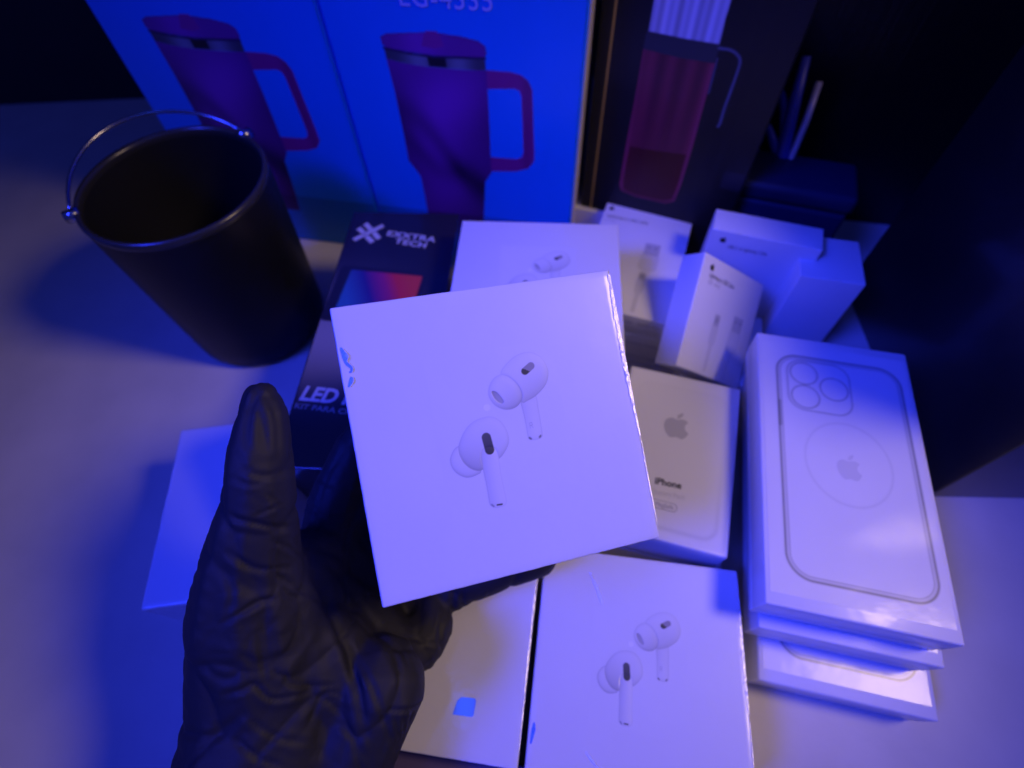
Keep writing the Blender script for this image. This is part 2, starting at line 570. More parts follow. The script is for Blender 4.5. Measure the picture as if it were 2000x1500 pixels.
br_box = earbuds_box('white earbuds box with picture lying at the bottom right below the held box', (.0551, .0195, 0), (0, 0, -9.8), wobble=.0004)
bl_box = earbuds_box('plain white wrapped box with a blue spot, half under the gloved hand', (-.046, .038, 0), (0, 0, -10.), picture=False, wobble=.0003)
poly('blue_reflection_spot', [[(17.5, -33.2), (18.6, -27.5), (20.2, -25.8), (26.6, -25.4), (27.4, -26.4), (27.2, -32.2), (26.4, -33.0)]], M_bluespot, bl_box, .0452)  # flat patch coloured as the reflected blue lamp
crease('film_glare_crease', [(-47.7, -30.5, .1), (-47.6, -33, .9), (-48, -36, .7), (-48.3, -38.5, .2)], br_box, .0451)
crease('film_glare_crease', [(-25.9, 39, .1), (-23.2, 34, .25), (-20.6, 28.5, .3), (-19.3, 24.5, .1)], br_box, .0451, M_film)
crease('film_glare_crease', [(-23.2, -38.5, .1), (-21, -41, .35), (-17.5, -43.8, .1)], br_box, .0451, M_film)
film_glint(hb, .1, .045, 48, -12, 1.7, 1)
film_glint(hb, .1, .045, -14, -44, .5, 2)
film_glint(br_box, .1, .045, 36, -14, 1.6, 3)
film_glint(br_box, .1, .045, -17, -47, .4, 4)
film_glint(bl_box, .1, .045, 40, -42, .9, 5)
bk_box = earbuds_box('white earbuds box at the back, its picture half hidden by the held box', (.0172, .2185, .055), (0, 0, -6.1))
sup = thing('plain_box', 'plain white box under the rear earbuds box', 'box', (.0, .225, 0), (0, 0, -6))
rbox('carton', .066, .08, 0, .0545, M_cardmatt, sup)

# ------------------------------------------------------------------ cable boxes
LOGO_Z = .00012


def plug_usb(parent, x, y, m1, m2, z, s=1.0, rot=0, L=45):
    """printed picture of a rectangular plug with its cable running down"""
    c, n = math.cos(math.radians(rot)), math.sin(math.radians(rot))
    R = lambda l: [(x + s * (a * c - b * n), y + s * (a * n + b * c)) for a, b in l]
    poly('plug_picture', [R([(-5.5, 12), (5.5, 12), (5.5, 0), (-5.5, 0)])], m1, parent, z)
    poly('plug_contact', [R([(-3.6, 9), (-1.2, 9), (-1.2, 6.4), (-3.6, 6.4)]), R([(1.2, 9), (3.6, 9), (3.6, 6.4), (1.2, 6.4)])], m2, parent, z + .0001)
    poly('cable_picture', [R([(-6.6, 0), (6.6, 0), (6.6, -14), (2.4, -17), (1.6, -22), (1.6, -L), (-1.6, -L), (-1.6, -22), (-2.4, -17), (-6.6, -14)])], M_palegrey, parent, z)


def plug_small(parent, x, y, m1, m2, z, s=1.0, rot=0, L=50):
    c, n = math.cos(math.radians(rot)), math.sin(math.radians(rot))
    R = lambda l: [(x + s * (a * c - b * n), y + s * (a * n + b * c)) for a, b in l]
    poly('plug_picture', [R([(-2.6, 7), (-2, 7.8), (2, 7.8), (2.6, 7), (2.6, 0), (-2.6, 0)])], m1, parent, z)
    poly('cable_picture', [R([(-3.2, 0), (3.2, 0), (3.2, -11), (1.8, -14), (1.5, -18), (1.5, -L), (-1.5, -L), (-1.5, -18), (-1.8, -14), (-3.2, -11)])], M_palegrey, parent, z)
    poly('plug_contact', [R([(-1.6, 5.6), (1.6, 5.6), (1.6, 2.2), (-1.6, 2.2)])], m2, parent, z + .0001)


def cable_box(label, loc, rot, sx, sy, h):
    t = thing('cable_box', label, 'box', loc, rot, 'white charging cable boxes')
    rbox('carton', sx, sy, 0, h, M_cardmatt, t, r=.0008)
    return t


A = cable_box('topmost white cable box of its stack, beside the rear earbuds box', (.0938, .2791, .036), (0, 0, -21), .0668, .1083, .018)
emblem(A, -28.3, 47, 5.0, M_ink, .018 + LOGO_Z)
text('printed_text', 'Lightning to USB Cable', .0042, M_ink, A, (-.0305, .0365, .018 + LOGO_Z), width=.032)
text('printed_text', '(1 m)', .0036, M_grey, A, (-.0305, .0318, .018 + LOGO_Z))
plug_usb(A, 9.8, 5, M_linegrey, M_grey, .018 + LOGO_Z, 1.0, 0, 17.2)
plug_small(A, 8.2, -20.5, M_linegrey, M_grey, .018 + LOGO_Z, .95, 0, 32)
for k, lab in enumerate(('lowest white cable box of the stack behind the held box', 'middle white cable box of the stack behind the held box')):
    s = cable_box(lab, (.0945 - .001 * k, .2805 - .0015 * k, .018 * k), (0, 0, -21 + 1.2 * (1 - k)), .0668, .1083, .0178)
    text('printed_text', 'Designed in California', .0045, M_grey, s, (.0, -.05427, .007), (90, 0, 0))
    for j in range(2):
        text('printed_text', 'Assembled in China', .0028, M_palegrey, s, (.0, -.05427, .0028), (90, 0, 0)) if j == 0 else None
text('printed_text', 'Model   Serial No.', .004, M_grey, A, (.0, -.05427, .010), (90, 0, 0))
text('printed_text', 'Designed in California', .0032, M_palegrey, A, (.0, -.05427, .0045), (90, 0, 0))

# leaning box
BR_ = Euler([math.radians(a) for a in (35.14, 35.16, 1.58)]).to_matrix()
BT_ = Vector((0.1374, 0.2102, 0.061))
Bx = cable_box('white cable box leaning with its left side face turned up, behind the power pack box', BT_ - BR_ @ Vector((0, 0, .0186)), (35.14, 35.16, 1.58), .0611, .0731, .0186)
emblem(Bx, -21.6, 30.0, 4.6, M_ink, .0186 + LOGO_Z)
text('printed_text', 'Lightning to USB Cable', .0042, M_ink, Bx, (-.0225, .0236, .0186 + LOGO_Z), width=.0245)
text('printed_text', '(2 m)', .0036, M_grey, Bx, (-.0222, .0196, .0186 + LOGO_Z), width=.011)
plug_small(Bx, -5.6, -3.6, M_linegrey, M_grey, .0186 + LOGO_Z, .95, 0, 32)
plug_usb(Bx, 14.3, -2, M_linegrey, M_grey, .0186 + LOGO_Z, .85, 0, 38)

# upright box
Cx = cable_box('blue lit white cable box standing upright at the right behind the leaning box', (.1695, .2712, 0), (0, 0, -20.7), .070, .0208, .085)
Cx.location = Vector((.1695, .2712, 0)) + Matrix.Rotation(math.radians(-20.7), 3, 'Z') @ Vector((.006, 0, 0))
XC = lambda x, y: ((x - 6) * .001, -.0104 - LOGO_Z, y * .001)
emblem(Cx, -19.7, 77.7, 5.0, M_ink, 0, xf=XC)
text('printed_text', 'USB-C to Lightning Cable', .0042, M_ink, Cx, (-.0215, -.0104 - LOGO_Z, .0715), (90, 0, 0), width=.026)
Gx = cable_box('blue lit white box standing at the right edge, above the phone boxes', (0, 0, 0), (0, 0, -15), .040, .04, .075)
Gx.location = Vector((.19, .235, 0)) + Matrix.Rotation(math.radians(-15), 3, 'Z') @ Vector((.020, .02, 0))
Ux = cable_box('white cable box lying flat on the table under the leaning box', (.150, .2165, 0), (0, 0, -14), .056, .062, .026)
Sx = cable_box('small white box whose corner shows left of the rear cable boxes', (.083, .352, 0), (0, 0, -21), .05, .03, .045)

# ------------------------------------------------------------------ power pack box
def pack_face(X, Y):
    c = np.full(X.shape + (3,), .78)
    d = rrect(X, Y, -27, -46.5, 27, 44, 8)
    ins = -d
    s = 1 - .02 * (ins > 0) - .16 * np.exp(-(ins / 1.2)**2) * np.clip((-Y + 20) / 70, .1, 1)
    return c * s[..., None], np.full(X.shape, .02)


P = thing('power_pack_box', 'white box with grey fruit emblem and small bold lettering, right of the held box', 'box', (.0917, .126, .022), (0, 0, -18.5))
rbox('lid', .0676, .106, .007, .030, M_cardmatt, P, r=.001)
rbox('base', .0664, .1048, 0, .0066, M_cardmatt, P, r=.0008)
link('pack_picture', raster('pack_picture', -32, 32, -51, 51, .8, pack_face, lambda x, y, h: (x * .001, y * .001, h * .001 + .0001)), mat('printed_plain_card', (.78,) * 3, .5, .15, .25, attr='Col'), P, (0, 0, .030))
emblem(P, -1, 17.5, 17.5, M_linegrey, .0303, 3)
text('printed_text', 'iPhone', .0056, M_ink, P, (-.0083, -.0225, .0303), (0, 0, 3), bold=.00012, width=.0145)
text('printed_text', 'Battery Pack', .0044, M_palegrey, P, (-.0083, -.0285, .0303), (0, 0, 3), width=.0172)
text('printed_text', 'MagSafe', .0034, M_grey, P, (-.0062, -.0349, .0303), (0, 0, 1), width=.0095)
bm = bmesh.new()
pl = []
for k in range(24):
    a = 2 * math.pi * k / 24
    pl.append(((-.0016 + math.copysign(.0047, math.cos(a)) + .0024 * math.cos(a)), -.0337 + .0024 * math.sin(a), .0302))
tubes(bm, pl + [pl[0]], .00018, 4)
link('printed_outline', mesh_from(bm, 'printed_outline'), M_grey, P)
PB = thing('plain_box', 'flat white box lying under the power pack box', 'box', (.0945, .1255, 0), (0, 0, -18.5))
rbox('carton', .0735, .108, 0, .0215, M_cardmatt, PB, r=.0008)

# ------------------------------------------------------------------ phone boxes
def phone_face(X, Y):
    c = np.full(X.shape + (3,), .80)
    d = rrect(X, Y, -32, -65.5, 36, 66, 12)
    for off, w, a in ((0, .55, .74), (1.9, .35, .35), (1.0, .9, .18)):
        k = np.exp(-((d + off) / w)**2)[..., None]
        c = c * (1 - a * k)
    for x0, y0, x1, y1, r, a in ((-26.3, 29, 8, 63, 9, .45), (-31.9, 17, -31, 33, .4, .5)):
        k = np.exp(-(rrect(X, Y, x0, y0, x1, y1, r) / .5)**2)[..., None]
        c = c * (1 - a * k)
    for x, y, r in ((-17, 54, 7.5), (-17, 38, 7.5), (-1, 46, 7.5)):
        k = np.exp(-((np.hypot(X - x, Y - y) - r) / .45)**2)[..., None]
        c = c * (1 - .55 * k)
    k = np.exp(-((np.hypot((X - 2) / .9, Y) - 24) / .7)**2)[..., None]
    c = c * (1 - .12 * k)
    return c, np.full(X.shape, .02)


PH_MESH = raster('phone_picture', -40, 40, -74, 74, .5, phone_face, lambda x, y, h: (x * .001, y * .001, h * .001 + .0001))
for k, (x, y, z, lab) in enumerate(((.1793, .078, 0, 'lowest white phone box of the stack at the right edge'), (.1766, .0995, .0238, 'middle white phone box of the stack at the right edge'), (.173, .1067, .0476, 'topmost white phone box with printed phone outline at the right edge'))):
    t = thing('phone_box', lab, 'box', (x, y, z), (0, 0, -14.6), 'white phone boxes stacked at the right')
    rbox('lid', .085, .16, .0065, .0232, M_card, t, r=.001)
    rbox('base', .0842, .1592, 0, .0061, M_card, t, r=.0008)
    link('phone_picture', PH_MESH, M_print, t, (0, 0, .0232))
    emblem(t, 2, -2, 15, M_palegrey, .0234)

# ------------------------------------------------------------------ white box behind the thumb and dark box in front
Wb = thing('plain_box', 'plain white wrapped box behind the raised thumb', 'box', (-.1575, .1042, 0), (0, 0, 5))
rbox('lid', .068, .1, .012, .06, M_card, Wb, r=.0012, wobble=.0004)
rbox('base', .0668, .0988, 0, .0116, M_card, Wb, r=.001)
Db = thing('dark_box', 'dark purple flat box edge below the plain white box at the bottom', 'box', (-.018, -.062, 0), (0, 0, -8.5))
rbox('lid', .15, .088, .008, .03, M_dark, Db, r=.001)
rbox('base', .149, .087, 0, .0077, M_dark, Db, r=.0008)

# ------------------------------------------------------------------ black light kit box
def kit_face(X, Y):
    t = np.clip((Y + 98) / 196, 0, 1)
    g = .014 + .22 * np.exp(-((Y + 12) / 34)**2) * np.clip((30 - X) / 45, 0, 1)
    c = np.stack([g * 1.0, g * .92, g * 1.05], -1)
    a = math.radians(-5)
    x = X * math.cos(a) + Y * math.sin(a)
    y = -X * math.sin(a) + Y * math.cos(a)
    d = rrect(x, y, -38, -4, 20.5, 43, 3.5)
    k = cover(d, .5)
    c = c * (1 - k) + np.array((.014, .013, .016)) * k
    d = rrect(x, y, -30.5, 1, 17.5, 39.5, 1.2)
    k = cover(d, .6)
    s = np.clip((x + 30) / 47 + (y - 22) / 90, 0, 1)[..., None]
    stops = [(0, (.03, .12, .28)), (.35, (.03, .02, .15)), (.62, (.32, .02, .12)), (.8, (.62, .03, .04)), (1, (.62, .05, .03))]
    scr = np.zeros_like(c)
    for (s0, c0), (s1, c1) in zip(stops, stops[1:]):
        f = np.clip((s - s0) / (s1 - s0), 0, 1)
        scr = np.where((s >= s0) & (s <= s1), np.array(c0) * (1 - f) + np.array(c1) * f, scr)
    return c * (1 - k) + scr * k, np.full(X.shape, .02)


E_ = thing('light_kit_box', 'black light kit box with red and blue screen picture, between mug and held box', 'box', (-.0795, .2095, 0), (0, 0, -5.66))
rbox('carton', .076, .197, 0, .08, M_black, E_, r=.0008)
link('box_picture', raster('box_picture', -37, 37, -97.5, 97.5, .6, kit_face, lambda x, y, h: (x * .001, y * .001, h * .001 + .0001)), M_blackpic, E_, (0, 0, .08))
zt = .0803
# crossed-strokes emblem
bars = []
def bar(x0, y0, x1, y1, w):
    d = Vector((x1 - x0, y1 - y0)).normalized()
    n = Vector((-d.y, d.x)) * w / 2
    return [(x0 + n.x, y0 + n.y), (x0 - n.x, y0 - n.y), (x1 - n.x, y1 - n.y), (x1 + n.x, y1 + n.y)]
poly('crossed_emblem', [bar(-31.5, 69.6, -13.6, 84.4, 3.4), bar(-30.6, 81.3, -25.0, 75.6, 3.6), bar(-23.2, 73.2, -18.0, 67.8, 3.6), bar(-26.8, 86.0, -21.2, 79.6, 3.6), bar(-19.0, 77.0, -14.0, 71.2, 3.6)], M_whiteink, E_, zt)
text('printed_text', 'EXXTRA', .0068, M_whiteink, E_, (-.0100, .0748, zt), (0, 0, -9), bold=.00022, width=.035, space=1.1)
text('printed_text', 'TECH', .0068, M_whiteink, E_, (-.0030, .0675, zt), (0, 0, -10.5), bold=.00022, width=.0225, space=1.1)
text('printed_text', 'LED P', .0128, M_whiteink, E_, (-.0352, -.0575, zt), (0, 0, -4), bold=.00045, shear=.18, width=.032)
text('printed_text', 'KIT PARA CREACI', .0046, M_dimink, E_, (-.0362, -.0630, zt), (0, 0, -5), bold=.0001, width=.044)

# ------------------------------------------------------------------ blue tumbler boxes
TB = {
    'lid': [(35.7, 169.6), (40.2, 171.6), (62.8, 173.6), (73.4, 173.9), (87.5, 172.9), (98.6, 170.9), (102.6, 168.3), (103.0, 164.0), (101.5, 161.5), (69.2, 160.8), (38.7, 163.0), (36.0, 165.5)],
    'knob': [(61.8, 166.0), (64.5, 173.0), (66.0, 174.9), (72.8, 175.0), (74.8, 172.6), (76.4, 166.5), (69.8, 164.9)],
    'band': [(36.4, 163.6), (53.0, 161.0), (69.1, 160.0), (102.4, 161.4), (102.2, 154.0), (85.4, 153.3), (62.6, 153.5), (46.3, 154.9), (36.6, 156.8)],
    'slot': [(64.2, 160.2), (76.6, 160.4), (76.6, 154.0), (64.8, 153.9)],
    'body': [(36.6, 157.0), (46.3, 155.1), (62.6, 153.7), (85.4, 153.3), (102.5, 154.1), (102.5, 124.7), (101.7, 92.0), (101.5, 78.8), (96.1, 70.2), (92.9, 38.1), (90.0, 20.0), (46.0, 20.0), (44.3, 31.6), (44.5, 50.0), (44.3, 68.6), (42.4, 72.8), (37.0, 82.3), (37.5, 104.0), (37.5, 135.2)],
    'h_out': [(102.0, 154.2), (117.6, 154.2), (124.9, 152.9), (129.6, 149.5), (132.3, 143.9), (133.1, 121.6), (134.1, 99.4), (134.0, 92.1), (129.7, 85.5), (120.5, 82.2), (100.9, 80.0)],
    'h_in': [(102.0, 142.1), (120.5, 143.8), (123.7, 142.7), (125.0, 139.0), (125.7, 117.4), (126.1, 98.6), (124.9, 94.5), (121.2, 92.5), (101.0, 92.0)],
}
BLUE = np.array((.004, .23, .82))


def tumbler(X, Y):
    c = np.zeros(X.shape + (3,)) + BLUE
    S = lambda k: sdf(X, Y, TB[k])

    def ink(d, col, w=.35):
        nonlocal c
        k = cover(d, w)
        c = c * (1 - k) + col * k
    ink(np.maximum(S('h_out'), -S('h_in')), np.array((.30, .02, .20)) * (1 - .25 * np.exp(-((X - 129) / 4)**2)[..., None]))
    f = np.clip((X - 37) / 66, 0, 1)
    wv = .5 + .5 * np.sin(X * .09 - Y * .045 + 1.3 * np.sin(Y * .05 + X * .03))
    sh = (.45 + .55 * np.sin(np.pi * np.clip(f * .8 + .15, 0, 1))) * (.72 + .28 * wv) * (.55 + .45 * np.clip((Y - 30) / 90, 0, 1))
    sw = np.exp(-((Y - 118 + .95 * (X - 40) + 9 * np.sin(X * .09)) / 13)**2) * .45 + np.exp(-((Y - 78 + .55 * (X - 70) + 6 * np.sin(X * .13)) / 11)**2) * .35
    ink(S('body'), np.array((.27, .03, .40)) * (sh * (1 - sw))[..., None])
    ink(S('band'), (np.array((.16, .16, .24)) * (.35 + .9 * np.exp(-((f - .33) / .14)**2) + .8 * np.exp(-((f - .72) / .12)**2))[..., None]))
    ink(S('slot'), np.array((.012, .010, .02)))
    ink(S('lid'), np.array((.24, .03, .34)) * (.75 + .35 * np.exp(-((f - .35) / .2)**2))[..., None])
    ink(np.abs(S('lid')) - .25, np.array((.10, .015, .16)))
    gl = [(36.3, 163.2), (53, 160.8), (69.1, 159.9), (102.2, 161.3)]
    ink(np.minimum.reduce([capsule(X, Y, a, b, .75) for a, b in zip(gl, gl[1:])]), np.array((.03, .01, .07)))
    ink(S('knob'), np.array((.30, .025, .24)))
    k = cover(Y - 36, .5)                    # darker band along the foot
    c = c * (1 - k * .35)
    return c, np.full(X.shape, .02)


KB = .955                                     # the print was measured on a plane a little too far off
TU_MESH = raster('tumbler_picture', 1.6, 162.6, -14, 281, .7, tumbler, lambda x, y, h: (x * .001 * KB, -.00005 - h * .00001, (y * KB + 15.1) * .001))
BW, BD, BH = .157, .10, .285
by = math.radians(-13)
borg = Vector((-.1022, .3553, 0))
bx = Vector((math.cos(by), math.sin(by), 0))
bn = Vector((-math.sin(by), math.cos(by), 0))
for k, lab in enumerate(('tall blue carton with purple tumbler picture, directly behind the held box', 'blue carton with red handle picture, half hidden behind the black mug')):
    o = thing('tumbler_box', lab, 'box', borg + bx * ((BW + .0015) * -k), (0, 0, -13), 'blue tumbler cartons')
    bm = bmesh.new()
    bmesh.ops.create_cube(bm, size=1)
    for v in bm.verts:
        v.co = Vector(((v.co.x + .5) * BW, (v.co.y + .5) * BD + .0004, (v.co.z + .5) * BH))
    bmesh.ops.bevel(bm, geom=list(bm.edges), offset=.0012, segments=2, profile=.5, affect='EDGES')
    link('carton', mesh_from(bm, 'carton'), M_blue, o)
    # cream side panel of the carton
    bm = bmesh.new()
    bmesh.ops.create_cube(bm, size=1)
    for v in bm.verts:
        v.co = Vector((BW + .0003 + v.co.x * .001, BD / 2 + v.co.y * (BD - .003), BH / 2 + v.co.z * (BH - .003)))
    link('side_panel', mesh_from(bm, 'side_panel'), M_cream if k == 0 else M_blue, o)
    link('tumbler_picture', TU_MESH, M_bluepic, o)
    text('printed_text', 'LG-4535', .0108 / .7, M_lilacink, o, (.0494, -.0004, .1946), (90, 0, 0), bold=.00012, width=.0535, space=1.12)

# ------------------------------------------------------------------ black bottle box
DB = {
    'cap': [(31.4, 205), (74.0, 205), (74.0, 189.3), (73.8, 184.6), (74.5, 170.8), (53.4, 170.6), (31.5, 171.3)],
    'collar': [(31.0, 171.5), (53.4, 170.8), (74.8, 170.8), (75.0, 167.4), (74.4, 160.0), (54.2, 159.6), (30.1, 161.0), (30.1, 168.9)],
    'body': [(30.1, 161.3), (54.2, 159.9), (74.9, 160.1), (75.4, 138.5), (76.0, 105.0), (75.6, 73.2), (74.1, 57.3), (68.3, 53.4), (43.7, 52.9), (31.9, 55.5), (29.9, 60.7), (29.7, 92.7), (30.2, 129.6)],
    'liquid': [(32.7, 94.5), (47.7, 95.0), (73.4, 97.5), (73.6, 75.7), (72.3, 58.8), (66, 55.6), (43.6, 55.0), (33.3, 57.6), (32.0, 67.0)],
}


def bottle(X, Y):
    c = np.zeros(X.shape + (3,)) + np.array((.009, .009, .012))

    def ink(d, col, w=.4):
        nonlocal c
        k = cover(d, w)
        c = c * (1 - k) + col * k
    f = np.clip((X - 30) / 45, 0, 1)
    rib = .55 + .25 * np.sin(X * 1.15) + .2 * np.sin(X * .47 + 1)
    ink(sdf(X, Y, DB['cap']), np.array((.66, .63, .74)) * (.5 + .65 * np.clip(rib, 0, 1))[..., None])
    e = np.exp(-np.minimum(f, 1 - f) / .05)
    ink(sdf(X, Y, DB['body']), np.array((.25, .022, .05)) * (.75 + .9 * e + .25 * np.sin(X * .5 + 2) * np.clip((Y - 90) / 60, 0, 1))[..., None])
    ink(sdf(X, Y, DB['liquid']), np.array((.12, .006, .012)) * (.8 + .4 * e)[..., None])
    ink(sdf(X, Y, DB['collar']), np.array((.035, .035, .045)))
    hp = [(68, 168.7), (75.0, 168.8), (81.4, 168.9), (86.0, 167.1), (88.9, 163.7), (89.3, 155.6), (88.6, 137.2), (86.9, 123.2)]
    sp = smooth_loop(hp, 5)[5:35]
    d = np.minimum.reduce([capsule(X, Y, a, b, .75) for a, b in zip(sp, sp[1:])])
    ink(d, np.array((.13, .13, .19)))
    ink(capsule(X, Y, (75.6, 163), (76.4, 142), .5), np.array((.11, .09, .14)))
    ink(np.abs(X - 9.0) - .9, np.array((.16, .12, .04)))
    ink(rrect(X, Y, 102.5, 78, 117.3, 92, .5), np.array((.018, .018, .03)))
    return c, np.full(X.shape, .02)


OW, OD, OH = .1185 * KB, .10, .30
oo = Vector((.06477, .365, 0)) * KB
O = thing('bottle_box', 'black film wrapped box with dark red bottle picture, behind the cable boxes', 'box', oo, (0, 0, -25))
bm = bmesh.new()
bmesh.ops.create_cube(bm, size=1)
for v in bm.verts:
    v.co = Vector(((v.co.x + .5) * OW, (v.co.y + .5) * OD + .0004, (v.co.z + .5) * OH))
bmesh.ops.bevel(bm, geom=list(bm.edges), offset=.001, segments=2, profile=.5, affect='EDGES')
link('carton', mesh_from(bm, 'carton'), M_wrapblack, O)
link('bottle_picture', raster('bottle_picture', 5, 117, 40, 204, .6, bottle, lambda x, y, h: (x * .001 * KB, -.00005 - h * .00001, (y * KB + 15.1) * .001)), M_wrappic, O)
bm = bmesh.new()
bmesh.ops.create_cube(bm, size=1)
for v in bm.verts:
    v.co = Vector((.0088 + v.co.x * .0013, -.0003 + v.co.y * .0004, OH / 2 + v.co.z * (OH - .01)))
link('gold_stripe', mesh_from(bm, 'gold_stripe'), M_gold, O)

# ------------------------------------------------------------------ dark tripod and navy case at the right
T = thing('folding_tripod', 'dark blue folded stand with forked arms behind the upright box', 'tripod', at(1525, 390, .40))
T.rotation_euler = (0, 0, 0)
T0 = Vector(T.location)


def arm(name, px, r, m):
    bm = bmesh.new()
    tubes(bm, [at(u, v, d) - T0 for u, v, d in px], r, 10)
    return link(name, mesh_from(bm, name), m, T, smooth=True)


arm('leg', [(1522, 395, .40), (1528, 300, .385), (1548, 215, .37), (1575, 110, .35)], [.004, .005, .0042, .003], M_stand)
arm('leg', [(1526, 330, .392), (1512, 280, .385), (1500, 245, .38)], [.004, .0034, .002], M_stand)
arm('leg', [(1536, 265, .38), (1534, 215, .375), (1526, 178, .37)], [.0045, .0035, .002], M_stand)
arm('column', [(1508, 402, .40), (1540, 320, .385), (1575, 235, .37), (1600, 160, .36)], [.0022, .0024, .0024, .0024], M_rod)
NB = thing('navy_case', 'dark navy plastic case behind the upright cable box', 'case', (.205, .318, 0), (0, 0, -20))
rbox('shell', .085, .04, 0, .078, M_navy, NB, r=.004)
rbox('lid', .087, .042, .0784, .092, M_navy, NB, r=.004)

BC = thing('dark_fill_carton', 'plain black carton added behind the folded stand to keep that space dark', 'box', (.315, .40, 0), (0, 0, -14))  # added to darken the lit table behind the stand
rbox('carton', .22, .07, 0, .31, M_wrapblack, BC, r=.001)

# ------------------------------------------------------------------ carton added at the far right to block the warm lamp
TC = thing('shade_carton', 'tall plain black carton added right of the phone boxes to shade them', 'box', (.335, .195, 0), (0, 0, -4))
rbox('carton', .13, .18, 0, .255, M_black, TC, r=.001)

# ------------------------------------------------------------------ black mug
MG = thing('travel_mug', 'tall matt black mug standing at the left beside the light kit box', 'mug', (-.199, .282, 0))


def lathe(name, prof, m, parent, n=64, loc=(0, 0, 0)):
    bm = bmesh.new()
    rings = []
    for r, z in prof:
        rings.append([bm.verts.new((r * math.cos(2 * math.pi * k / n), r * math.sin(2 * math.pi * k / n), z)) for k in range(n)] if r > 1e-6 else [bm.verts.new((0, 0, z))])
    for a, b in zip(rings, rings[1:]):
        for k in range(n):
            q = [a[k % len(a)], a[(k + 1) % len(a)], b[(k + 1) % len(b)], b[k % len(b)]]
            q = list(dict.fromkeys(q))
            if len(q) > 2:
                bm.faces.new(q)
    return link(name, mesh_from(bm, name), m, parent, loc, smooth=True)


lathe('body', [(0, 0), (.042, 0), (.047, .002), (.0495, .007), (.0505, .02), (.053, .07), (.0555, .123), (.0556, .1285)], M_mug, MG)
lathe('rim', [(.0556, .1285), (.0562, .1312), (.0552, .1336), (.0534, .1333), (.0526, .1312), (.0526, .1285)], mat('paler_mug_rim', (.05, .05, .05), .25, metal=.4), MG)  # lip paler and more metallic than the body
lathe('lining', [(.0526, .1285), (.0515, .10), (.047, .03), (.040, .012), (0, .010)], M_mugin, MG)
bm = bmesh.new()
A0, A1 = .95, 3.6
hp = [(.057 * math.cos(a), .057 * math.sin(a), .132 + .014 * math.sin((a - A0) / (A1 - A0) * math.pi)) for a in [A0 + (A1 - A0) * i / 20 for i in range(21)]]
tubes(bm, hp, .0011, 10)
link('wire_handle', mesh_from(bm, 'wire_handle'), M_chrome, MG, smooth=True)
for a in (A0, A1):
    bm = bmesh.new()
    tubes(bm, [(.053 * math.cos(a), .053 * math.sin(a), .131), (.061 * math.cos(a), .061 * math.sin(a), .131)], [.0042, .0036], 12)
    link('handle_lug', mesh_from(bm, 'handle_lug'), M_chrome, MG, smooth=True)

# ------------------------------------------------------------------ gloved hand
def chain(bm, pts, n=18):
    """row of round sections: (u, v, depth, radius)"""
    P = [(at(u, v, d), r) for u, v, d, r in pts]
    for (a, ra), (b, rb) in zip(P, P[1:]):
        L = (b - a).length
        k = max(2, int(L / min(ra, rb) * 3.5))
        for i in range(k + 1):
            t = i / k
            bmesh.ops.create_icosphere(bm, subdivisions=2, radius=ra + (rb - ra) * t, matrix=Matrix.Translation(a.lerp(b, t)))


bm = bmesh.new()
# thumb
chain(bm, [(513, 781, .186, .0074), (513, 815, .186, .0094), (510, 880, .186, .0115), (507, 940, .187, .0125), (503, 1010, .190, .0140), (492, 1100, .196, .0190), (505, 1210, .204, .0262), (530, 1320, .212, .031)])
# heel of the hand, wrist
chain(bm, [(540, 1320, .212, .029), (520, 1480, .208, .033), (470, 1640, .200, .036), (420, 1850, .192, .040)])
chain(bm, [(540, 1250, .210, .026), (620, 1300, .216, .025), (690, 1340, .218, .021), (742, 1335, .214, .0198)])
chain(bm, [(742, 1335, .214, .0198), (715, 1400, .212, .0190), (660, 1500, .210, .022), (600, 1640, .205, .030)])
chain(bm, [(540, 1480, .21, .031), (630, 1480, .212, .024)])
# hollow of the palm going behind the box
chain(bm, [(560, 1170, .215, .020), (640, 1180, .236, .018), (720, 1230, .242, .017), (760, 1290, .236, .017)])
chain(bm, [(560, 1120, .212, .016), (640, 1080, .243, .015), (720, 1120, .256, .014)])
chain(bm, [(660, 1180, .245, .017), (780, 1180, .262, .014)])
# index finger, behind the box
chain(bm, [(640, 1080, .243, .0150), (652, 985, .246, .0130), (690, 880, .250, .0105), (745, 800, .256, .0090), (800, 740, .260, .0078)])
chain(bm, [(660, 1000, .248, .0130), (720, 1000, .256, .0125), (760, 1080, .258, .013)])
# middle finger, hidden behind the box
chain(bm, [(720, 1120, .256, .014), (800, 1020, .262, .0110), (880, 930, .264, .0095), (950, 870, .266, .0080)])
# ring finger along the lower edge
chain(bm, [(780, 1180, .262, .0140), (870, 1152, .262, .0120), (960, 1118, .260, .0108), (1042, 1092, .258, .0100), (1052, 1090, .258, .0094)])
# little finger folded under
chain(bm, [(760, 1285, .240, .0150), (812, 1262, .244, .0140), (842, 1225, .250, .0112), (838, 1180, .256, .0095)])
me = mesh_from(bm, 'hand_raw')
raw = bpy.data.objects.new('hand_raw', me)
COL.objects.link(raw)
m1 = raw.modifiers.new('r', 'REMESH')
m1.mode = 'VOXEL'
m1.voxel_size = .0011
m2 = raw.modifiers.new('s', 'SMOOTH')
m2.factor = .5
m2.iterations = 9
dg = bpy.context.evaluated_depsgraph_get()
hand_me = bpy.data.meshes.new_from_object(raw.evaluated_get(dg))
bpy.data.objects.remove(raw)
nv = len(hand_me.vertices)
co = np.empty(nv * 3, np.float32)
no = np.empty(nv * 3, np.float32)
hand_me.vertices.foreach_get('co', co)
hand_me.vertex_normals.foreach_get('vector', no)
co = co.reshape(-1, 3).astype(float)
no = no.reshape(-1, 3).astype(float)
